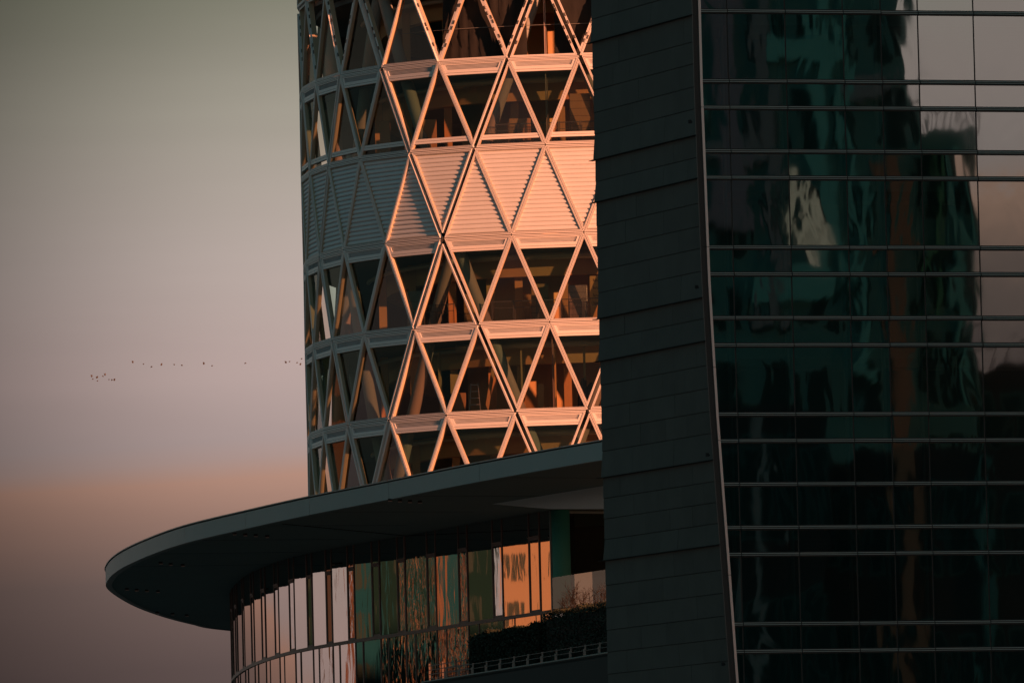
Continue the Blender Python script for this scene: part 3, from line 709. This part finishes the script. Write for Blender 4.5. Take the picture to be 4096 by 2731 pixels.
# fence section past the hedge end
f2 = empty('end_fence', TL + tdir * 1.5 + tperp * .4, 'dark three rail fence section beyond the left end of the hedge', 'fence')
for h in (.12, .30, .48, .66):
    m = MB(); m.bar((0, 0, h), tdir * 5.2 + Vector((0, 0, h)), .03); m.build('rail', M_pmull, f2)
for k in range(4): m = MB(); m.bar(tdir * 1.7 * k, tdir * 1.7 * k + Vector((0, 0, .75)), .07); m.build('post', M_pmull, f2)
def hedge(p0, p1, w, h, nleaf, label):
    c = (p0 + p1) / 2; L_ = (p1 - p0).length; d = (p1 - p0).normalized(); q = Vector((-d.y, d.x, 0)); r_ = random.Random(int(h * 100))
    root = empty('hedge', c, label, 'hedge'); m = MB()
    m.box((0, 0, h * .47), d * (L_ / 2 - .14), q * (w / 2 - .12), (0, 0, h * .47 - .08)); m.build('woody_core', M_bark, root)
    m = MB()
    for k in range(nleaf):
        a = r_.uniform(-L_ / 2, L_ / 2); side = r_.random(); hz_ = h * (1 + .045 * math.sin(a * 2.1) + .03 * math.sin(a * 5.3 + 1))
        if side < .42: b = r_.uniform(-w / 2, w / 2); z = hz_ + r_.gauss(-.03, .05)
        elif side < .75: b = -w / 2 + r_.gauss(0, .05); z = r_.uniform(0, hz_)
        elif side < .88: b = w / 2 + r_.gauss(0, .05); z = r_.uniform(0, hz_)
        else: a = r_.choice((-1, 1)) * L_ / 2 + r_.gauss(0, .06); b = r_.uniform(-w / 2, w / 2); z = r_.uniform(0, hz_)
        p = d * a + q * b + Vector((0, 0, z)); u_ = Vector((r_.gauss(0, 1), r_.gauss(0, 1), r_.gauss(0, 1))).normalized(); v_ = u_.orthogonal().normalized(); sz = r_.uniform(.035, .075)
        m.add([p - u_ * sz, p + v_ * sz * .5, p + u_ * sz, p - v_ * sz * .5], [(0, 1, 2, 3)])
    m.build('foliage', M_hedge, root)
def on(px, y, z): return atZ(px, y, z)
hs = TL + tdir * 1.3 + tperp * 1.0
hedge(hs, hs - tdir * 8.5, 1.3, 1.60, 18000, 'dark clipped hedge, the lower left length along the railing')
hedge(hs - tdir * 8.7 + tperp * .25, hs - tdir * 34, 1.5, 2.0, 26000, 'dark clipped hedge, the taller right length running behind the pillar')
def shrub(base, h, seed, label):
    r_ = random.Random(seed); root = empty('bare_shrub', base, label, 'shrub', 'leafless shrubs behind the hedge'); tw = MB(); br = MB()
    def grow(p, d, l, rr, lev):
        pts = [p]; rs = [rr]; q = p.copy(); dd = d.copy()
        for k in range(4):
            dd = (dd + Vector((r_.gauss(0, .14), r_.gauss(0, .14), r_.gauss(.04, .09)))).normalized(); q = q + dd * l / 4; pts.append(q.copy()); rs.append(rr * (1 - .16 * (k + 1)))
        (br if lev < 2 else tw).tube(pts, rs, 5 if lev < 2 else 4, cap=False)
        if lev < 4:
            for k in range(r_.choice((2, 3, 3))):
                f_ = r_.uniform(.35, 1); j = min(3, int(f_ * 4)); a = pts[j].lerp(pts[j + 1], f_ * 4 - j if f_ < 1 else 1)
                nd = (dd + Vector((r_.gauss(0, .55), r_.gauss(0, .55), r_.gauss(.05, .3)))).normalized(); grow(a, nd, l * r_.uniform(.55, .8), rr * .6, lev + 1)
    for k in range(5): grow(Vector((0, 0, 0)), Vector((r_.gauss(0, .35), r_.gauss(0, .35), 1)).normalized(), h * .42, .035, 0)
    br.build('branches', M_bark, root); o = tw.build('twigs', M_bark, root)
for px, yb, Y, h, sd_, lb in ((2270, 2470, 421, 1.9, 3, 'leafless shrub left, in front of the turquoise column'), (2322, 2455, 416, 2.0, 5, 'leafless shrub in the middle, in front of the orange pane'), (2385, 2440, 412, 1.8, 8, 'leafless shrub right, against the pillar edge')):
    b_ = atY(px, yb, Y); shrub(Vector((b_.x, b_.y, b_.z - .35)), h, sd_, lb)

# ------------------------------------------------------------ glass and slate building in front
BET = rad(16.5); GT = Vector((math.cos(BET), math.sin(BET), 0)); GN = Vector((math.sin(BET), -math.cos(BET), 0))
GC = atY(1610 * K, 400 * K, 230.0); GC = Vector((GC.x, GC.y, 0))
office = empty('glass_office', GC, 'dark green glass office block with slate side wall filling the right of the view', 'building'); OO = GC
def gp(u, z, off=0.0): return GC + GT * u + GN * off + Vector((0, 0, z))
def at_g(px, py):
    d = ray(px, py); k = GC.dot(GN) / d.dot(GN); P = d * k; P.z += CAMZ; return (P - GC).dot(GT), P.z
fin_px = [(1601, -120), (1603, 0), (1608, 200), (1616, 400), (1625.5, 640), (1635, 800), (1645, 960), (1657, 1120), (1671, 1300), (1690, 1560), (1706, 1750)]
FIN = sorted([(at_g(x * K, y * K)[1], at_g(x * K, y * K)[0]) for x, y in fin_px])
def fin_u(z):
    if z <= FIN[0][0]: return FIN[0][1] + (FIN[0][0] - z) * .062
    for i in range(len(FIN) - 1):
        if z <= FIN[i + 1][0]: t = (z - FIN[i][0]) / (FIN[i + 1][0] - FIN[i][0]); return FIN[i][1] + (FIN[i + 1][1] - FIN[i][1]) * t
    return FIN[-1][1]
ty = [-235, -60, 46, 325, 431, 605, 711, 989, 1096, 1271, 1379, 1656, 1762, 1935, 2108, 2215, 2494, 2603, 2880]
tz = [at_g(3000, y)[1] for y in ty]
us = [.727, 2.134, 3.546, 4.474, 5.385, 6.753, 8.12, 9.49, 10.86, 12.23]
rr_ = random.Random(5)
for k in range(len(tz) - 1):
    z1, z0 = tz[k], tz[k + 1]
    for j in range(len(us)):
        ua0, ua1 = (fin_u(z0) + .03, fin_u(z1) + .03) if j == 0 else (us[j - 1], us[j - 1]); ub = us[j]
        e = .012; o1, o2, o3 = [rr_.uniform(-.0007, .0007) for _ in range(3)]
        vs = [gp(ua0 + e, z0 + .04, o1), gp(ub - e, z0 + .04, o2), gp(ub - e, z1 - .04, o3), gp(ua1 + e, z1 - .04, o1 + o3 - o2)]
        link_mesh('pane', vs, [(0, 1, 2, 3)], M_pane, office, OO)
    for j in range(len(us)):
        ua = fin_u(z0) + .035 if j == 0 else us[j - 1]; ub = us[j]; m = MB(); zc = z0 + rr_.uniform(-.004, .004); c_ = (ua + ub) / 2; hw = (ub - ua) / 2 - .012
        m.box(gp(c_, zc, .01), GT * hw, GN * .03, (0, 0, .052), 0)
        m.box(gp(c_, zc + .018, .050), GT * hw, GN * .012, (0, 0, .007), 1); m.box(gp(c_, zc - .022, .056), GT * hw, GN * .016, (0, 0, .006), 1); m.box(gp(c_, zc - .052, .045), GT * hw, GN * .03, (0, 0, .010), 0)
        m.build('transom', [M_mull, M_lip], office, OO)
for u in us:
    m = MB(); m.box(gp(u, (tz[0] + tz[-1]) / 2, -.01), GT * .013, GN * .022, (0, 0, (tz[0] - tz[-1]) / 2)); m.build('mullion', M_mull, office, OO)
    m = MB(); m.box(gp(u - .10, (tz[0] + tz[-1]) / 2, -.16), GT * .035, GN * .05, (0, 0, (tz[0] - tz[-1]) / 2)); m.build('inner_post', M_post, office, OO)
# rooms behind the glass
m = MB(); m.box(gp(6.3, (tz[0] + tz[-1]) / 2, -1.25), GT * 6, GN * .05, (0, 0, (tz[0] - tz[-1]) / 2)); m.build('room_wall', M_back, office, OO)
for k in (2, 6, 10, 14):
    m = MB(); m.box(gp(6.6, tz[k] - .4, -.72), GT * 5.8, GN * .48, (0, 0, .11)); m.build('floor_edge', M_black, office, OO)
# body of the block
m = MB(); top = tz[0] + .02; m.box(gp(6.8, tz[-1] / 2, -.06), GT * 6.3, GN * .05, (0, 0, tz[-1] / 2)); m.build('base_wall', M_stone, office, OO)
m = MB(); m.box(gp(7.5, top + .2, -3.2), GT * 7.2, GN * 3.1, (0, 0, .2)); m.build('roof', M_stone, office, OO)
# slate wall: courses of slabs between the vertical far edge and the curved near edge
LX = atY(1362 * K, 0, 235.4); LFAR = Vector((LX.x, 235.4, 0))
lx2 = atY(1393 * K, 1560 * K, 235.4); LFAR = Vector(((LX.x + lx2.x) / 2, 235.4, 0))
jy = [-270, -180, -95, -8, 78, 172, 276, 362, 452, 538, 642, 728, 810, 907, 997, 1083, 1172, 1276, 1358, 1446, 1541, 1631, 1720, 1806, 1911, 1994, 2076, 2158, 2242, 2341, 2431, 2520, 2608, 2696, 2790, 2880]
thick = {172, 642, 810, 1276, 1446, 1911, 2242}
jz = [atY(2382, y, 235.4).z for y in jy]
def sp(t, z, off=0.0):
    near = gp(fin_u(z) - .10, 0, .02); a = LFAR.lerp(near, t); d = (near - LFAR).normalized(); nn = Vector((-d.y, d.x, 0))
    if nn.x > 0: nn = -nn
    return Vector((a.x, a.y, z)) + nn * off
rs_ = random.Random(11)
for k in range(len(jz) - 1):
    z1, z0 = jz[k], jz[k + 1]; cuts = [0] + sorted([c + rs_.uniform(-.03, .03) + (.1 if k % 2 else 0) for c in (.17, .37, .57, .77)]) + [1]
    lip = .0
    for c0, c1 in zip(cuts[:-1], cuts[1:]):
        o = rs_.uniform(-.0025, .0025); g = .0004; gz = .005; bo = .012 + o + (.045 if jy[k + 1] in thick else .0)
        q = [sp(c0 + g, z0 + gz, bo), sp(c1 - g, z0 + gz, bo), sp(c1 - g, z1 - gz, o), sp(c0 + g, z1 - gz, o)]; b_ = [sp(c0 + g, z0 + gz, -.06), sp(c1 - g, z0 + gz, -.06), sp(c1 - g, z1 - gz, -.06), sp(c0 + g, z1 - gz, -.06)]
        link_mesh('slate_slab', q + b_, [(3, 2, 1, 0), (0, 1, 5, 4), (1, 2, 6, 5), (2, 3, 7, 6), (3, 0, 4, 7)], M_stone, office, OO)
    if jy[k + 1] in thick:
        m = MB(); a_, b_ = sp(-.035, z0, .03), sp(1, z0, .03); nn = (sp(.5, z0, 1) - sp(.5, z0, 0)); m.box((a_ + b_) / 2, (b_ - a_) / 2, nn * .055, (0, 0, .006)); m.build('drip_ledge', M_stoneedge, office, OO)
vs = []; nz_ = 24
for i in range(nz_ + 1):
    z = jz[-1] + (jz[0] - jz[-1]) * i / nz_; vs += [sp(0, z, -.07), sp(1, z, -.07)]
link_mesh('wall_backing', vs, [(2 * i, 2 * i + 1, 2 * i + 3, 2 * i + 2) for i in range(nz_)], M_stoneedge, office, OO)
m = MB(); m.add([sp(0, 0, -.02), sp(1, 0, -.02), sp(1, jz[-1], -.02), sp(0, jz[-1], -.02)], [(0, 1, 2, 3)]); m.build('plinth_wall', M_stone, office, OO)
bk = Vector((LFAR.x + 14, 240, 0)); m = MB(); m.add([Vector((LFAR.x, LFAR.y, 0)), Vector((bk.x, bk.y, 0)), Vector((bk.x, bk.y, jz[0])), Vector((LFAR.x, LFAR.y, jz[0]))], [(0, 1, 2, 3)]); m.build('rear_wall', M_stone, office, OO)
# curved corner trim in lengths
breaks = [at_g(2800, y)[1] for y in (-260, -60, 431, 989, 1470, 1762, 2300, 2880)]
for a_, b_ in zip(breaks[:-1], breaks[1:]):
    vs = []; vb = []; n_ = 10
    for i in range(n_ + 1):
        z = b_ + .006 + (a_ - b_ - .012) * i / n_; u = fin_u(z)
        vs += [gp(u - .028, z, .02), gp(u - .028, z, .115), gp(u + .030, z, .115), gp(u + .030, z, -.02)]
        vb += [gp(u - .16, z, .012), gp(u - .16, z, .075), gp(u - .030, z, .075), gp(u - .030, z, -.02)]
    fs = [(i * 4 + k, i * 4 + k + 1, i * 4 + k + 5, i * 4 + k + 4) for i in range(n_) for k in range(3)]
    link_mesh('corner_trim', vs, fs, M_trim, office, OO); link_mesh('corner_flashing', vb, fs, M_trimb, office, OO)
for (x, y) in ((2810, 1150), (2858, 1820), (2915, 2655), (2780, 490)):
    u, z = at_g(x, y); p = gp(fin_u(z) - .24, z, .02); m = MB(); m.tube([p, p + GN * .10 - GT * .08], .018, 6); m.box(p + GN * .13 - GT * .09, GT * .035, GN * .03, (0, 0, .04)); m.build('bracket_lamp', M_stoneedge, office, OO)

# ------------------------------------------------------------ the city on the camera side, seen only as reflections
def mirror(P): P = Vector(P); q = P - GC; q.z = 0; return P - GN * (2 * q.dot(GN))
VY = 420.0
M_b = {k: mat('render_' + k, c, .8, noise=.1, nscale=.3) for k, c in dict(teal=(.14, .50, .46), dteal=(.07, .235, .225), grey=(.22, .26, .28), violet=(.26, .25, .30), dark=(.03, .035, .035), brown=(.30, .17, .11), pale=(.80, .72, .64), green=(.10, .34, .20), sand=(.80, .62, .45), ochre=(.15, .10, .06), lead=(.30, .31, .30)).items()}
M_win = mat('far_window', (.02, .05, .05), .55, spec=.08); M_wframe = mat('far_window_frame', (.16, .40, .38), .6)
M_skymirror = mat('sky_mirror_metal', (.74, .70, .62), .12, metal=1.0)  # mirror metal added to bring pale sky into the facade reflection
def vblock(px0, px1, ytop, ybot, Y, wallm, label, cols, rows, accents=(), winm=None, railing=False, frm=None, name='mirrored_building'):
    a, b = atY(px0, 1300, Y), atY(px1, 1300, Y); xt0, xt1 = a.x, b.x; zt = atY((px0 + px1) / 2, ytop, Y).z; zb = 0 if ybot is None else atY((px0 + px1) / 2, ybot, Y).z
    base = mirror(((xt0 + xt1) / 2, Y, 0)); root = empty(name, (base.x, base.y, 0), label, 'building'); RO = Vector((base.x, base.y, 0)); dep = 9
    def V(x, y, z): return mirror((x, y, z))
    def vbox(nm, x0, x1, y0, y1, z0, z1, m, par=root):
        vs = [V(x, y, z) for x in (x0, x1) for y in (y0, y1) for z in (z0, z1)]
        return link_mesh(nm, vs, [(0, 2, 3, 1), (4, 5, 7, 6), (0, 1, 5, 4), (2, 6, 7, 3), (0, 4, 6, 2), (1, 3, 7, 5)], m, par, RO)
    vbox('wall', xt0, xt1, Y, Y + dep, 0, zt, wallm)
    cw = (xt1 - xt0) / cols; z0_ = 12.0; rh = (zt - z0_ - .6) / rows
    for i in range(cols):
        for j in range(rows):
            x0, x1 = xt0 + cw * (i + .2), xt0 + cw * (i + .8); za, zb_ = z0_ + rh * (j + .25), z0_ + rh * (j + .85)
            w = vbox('window', x0 - .06, x1 + .06, Y - .06, Y + .02, za - .06, zb_ + .06, frm or M_wframe); vbox('glazing', x0, x1, Y - .09, Y - .061, za, zb_, winm or M_win, w)
    for (p0, p1, y0, y1, mm, nm) in accents:
        q0, q1 = atY(p0, 1300, Y).x, atY(p1, 1300, Y).x; vbox(nm, q0, q1, Y - .5, Y - .12, max(0, atY(p0, y1, Y).z), atY(p0, y0, Y).z, mm)
    if railing:
        for k in range(7): x = xt0 + (xt1 - xt0) * k / 6; vbox('railing_post', x - .05, x + .05, Y, Y + .1, zt, zt + .95, M_b['dark'])
        vbox('railing_bar', xt0, xt1, Y, Y + .08, zt + .95, zt + 1.03, M_b['dark'])
    return root
vblock(2500, 3677, -420, None, VY, M_b['dteal'], 'tall teal office block behind the viewpoint, mirrored in the dark glass facade', 7, 11,
       [(2690, 2780, -300, 1050, M_b['teal'], 'pilaster'), (2860, 2985, -300, 900, M_b['violet'], 'wall_panel'), (3060, 3125, -300, 1300, M_b['grey'], 'pilaster'), (3172, 3206, 690, 880, M_skymirror, 'wall_panel'), (3200, 3246, 800, 985, M_skymirror, 'wall_panel'), (3232, 3290, 920, 1085, M_skymirror, 'wall_panel'),  # mirror-metal pieces added on the unseen block for a pale swirl
        (3270, 3330, -300, 1180, M_b['teal'], 'pilaster'), (3400, 3440, -200, 1500, M_b['teal'], 'pilaster'), (3560, 3640, 640, 2700, M_b['brown'], 'wall_panel'), (3130, 3390, 150, 240, M_b['teal'], 'balcony'), (2790, 3050, 560, 640, M_b['grey'], 'balcony'), (3000, 3350, 1090, 1200, M_b['teal'], 'balcony'), (3440, 3600, 300, 390, M_b['grey'], 'balcony')])  # brown strip's colour stands in for a sunlit orange column
vblock(3679, 3908, 525, None, VY + 3, M_b['dteal'], 'mid height teal block beside the tall one, mirrored in the glass', 3, 8, [(3740, 3770, 640, 1300, M_b['green'], 'pilaster'), (3830, 3860, 600, 1600, M_b['teal'], 'pilaster')], railing=True)
vblock(3910, 4330, 1450, None, VY + 6, M_b['dark'], 'low dark block with roof railing, mirrored at the right of the glass', 4, 5, railing=True, frm=M_b['dteal'])
vblock(2450, 3300, 1630, None, VY - 22, M_b['dark'], 'long low dark block before the tall one, mirrored low in the glass', 9, 3, [(2700, 2720, 1650, 2900, M_b['dteal'], 'pilaster'), (3000, 3030, 1700, 2900, M_b['lead'], 'pilaster')], frm=M_b['dteal'])
vblock(3300, 4330, 1820, None, VY - 20, M_b['dark'], 'second low dark block, mirrored at the lower right of the glass', 9, 3, [(3570, 3640, 1830, 2900, M_b['brown'], 'pilaster'), (3900, 3930, 1850, 2900, M_b['dteal'], 'pilaster')], frm=M_b['dteal'])  # brown strip continues the painted stand-in for the sunlit column
# tall block towards the sun that keeps the office facade in shade
sp_ = gp(6, 0) + Vector((sd.x, sd.y, 0)).normalized() * 150; shd = empty('shading_block', (sp_.x, sp_.y, 0), 'plain tall block standing sunward of the glass office, outside the view', 'building')
tx = Vector((-sd.y, sd.x, 0)).normalized(); nx_ = Vector((sd.x, sd.y, 0)).normalized()
m = MB(); m.box((0, 0, 26), tx * 12, nx_ * 8, (0, 0, 26)); m.build('wall', M_b['lead'], shd)
wd = MB()
for i in range(-4, 5):
    for j in range(12): wd.box(tx * i * 2.5 - nx_ * 8.02 + Vector((0, 0, 5 + j * 3.8)), tx * .8, nx_ * .05, (0, 0, 1.1))
o = wd.build('windows', M_win, shd); o['kind'] = 'stuff'

# unseen blocks added on the left to colour what each podium pane mirrors
def pane_dir(i):
    a, b = mpts[i], mpts[i + 1]; q, t, nn = vquad(a, b, 0, 1); c = (a + b) / 2; d = Vector((c.x, c.y, 0)).normalized(); rdir_ = d - nn * 2 * d.dot(nn); return c, rdir_
L_dteal = mat('left_dark_teal', (.008, .035, .035), .8, spec=.05, noise=.2, nscale=.2); L_teal = mat('left_teal', (.010, .085, .13), .8, spec=.05, noise=.1, nscale=.3); L_brown = mat('left_brown', (.10, .07, .055), .8, spec=.05, noise=.3, nscale=.15)
def lblock(i, dist, w, h, m, label, accent=None):
    c, d = pane_dir(i); p = c + d * dist; root = empty('mirrored_building', (p.x, p.y, 0), label, 'building'); t = Vector((-d.y, d.x, 0))
    b = MB(); b.box((0, 0, h / 2), t * w / 2, d * 7, (0, 0, h / 2)); b.build('wall', m, root)
    nf = max(2, int(w / 4.2)); fl = int(h / 3.6)
    for k in range(nf):
        for j in range(max(0, fl - 9), fl):
            o_ = t * ((k + .5) / nf - .5) * w * .94 - d * 7.03 + Vector((0, 0, j * 3.6 + 1.9)); b = MB(); b.box(o_, t * .85, d * .04, (0, 0, .95)); b.build('window', M_win, root)
    b = MB(); b.box((0, 0, h + .25), t * (w / 2 + .2), d * 7.2, (0, 0, .25)); b.build('roof', M_b['lead'], root)
M_warm = mat('warm_render', (.30, .25, .16), .8, noise=.1, nscale=.1)
lblock(1, 330, 11, 62, M_warm, 'tall sand coloured block added unseen on the left, catching the low sun')
lblock(4, 250, 9, 55, L_dteal, 'dark teal block added unseen on the left, second from the sand coloured one')
lblock(6, 300, 8, 60, M_b['ochre'], 'ochre block added unseen on the left between two teal blocks')
lblock(8, 260, 8, 54, L_teal, 'bright teal block added unseen on the left with banded floors')
lblock(13, 240, 8, 50, L_brown, 'brown block added unseen on the left, widest of its row')
lblock(15, 220, 9, 56, M_b['dark'], 'black block added unseen on the left with hardly any light')
lblock(17, 250, 9, 60, L_dteal, 'dark green block added unseen on the left behind the black one')
lblock(19, 320, 12, 38, L_brown, 'low brown block added unseen on the left with sky above it')
lblock(21, 360, 12, 34, M_b['dark'], 'lowest dark block added unseen on the left near the open sky')

# ------------------------------------------------------------ birds
def bird(px, py, D, kind, ang, size, label, group):
    p = atY(px, py, D); m = MB(); L_ = size
    m.tube([(-L_ * .5, 0, 0), (-L_ * .3, 0, .02), (0, 0, .0), (L_ * .28, 0, -.01), (L_ * .5, 0, .02)], [.02, .07, .10, .07, .012], 7)
    o = empty('bird', p, label, 'bird', group); m.build('body', M_bird, o)
    for sg in (-1, 1):
        w = MB(); lift = (.28, .05, -.12)[kind]; w.add([(.12, sg * .05, .03), (-.14, sg * .05, .03), (-.12, sg * L_ * .55, .03 + lift * .7), (.08, sg * L_ * .5, .04 + lift * .7), (-.16, sg * L_ * 1.05, lift)], [(0, 1, 2, 3), (3, 2, 4)]); w.build('wing', M_bird, o)
    w = MB(); w.add([(-L_ * .45, -.03, .01), (-L_ * .45, .03, .01), (-L_ * .72, .08, .0), (-L_ * .72, -.08, .0)], [(0, 1, 2, 3)]); w.build('tail', M_bird, o)
    o.rotation_euler = (random.uniform(-.3, .3), random.uniform(-.2, .2), ang)
ORD = ['first', 'second', 'third', 'fourth', 'fifth', 'sixth', 'seventh', 'eighth', 'ninth', 'tenth']
cl1 = [(367, 1506), (371, 1516), (387, 1508), (388, 1511), (390, 1523), (411, 1504), (420, 1500), (436, 1518), (448, 1518), (457, 1521)]
cl2 = [(531, 1450), (574, 1456), (607, 1466), (645, 1460), (697, 1458), (727, 1460), (815, 1456), (848, 1463), (982, 1452)]
cl3 = [(1144, 1451), (1158, 1446), (1189, 1450), (1201, 1459), (1207, 1435)]
for C_, lb, gp_ in ((cl1, 'small dark bird flying in the tight cluster at far left', 'birds clustered at far left'), (cl2, 'small dark bird flying in the long loose line across the sky', 'birds strung out in a line'), (cl3, 'small dark bird flying close to the left edge of the tower', 'birds beside the tower edge')):
    order = sorted(range(len(C_)), key=lambda q: C_[q][0])
    for k, (x, y) in enumerate(C_): bird(x, y, 1500 + random.uniform(-40, 40), k % 3, random.uniform(2.6, 3.6) if k % 2 else random.uniform(-.4, .6), random.uniform(.15, .24), '%s, %s from the left' % (lb, ORD[order.index(k)]), gp_)
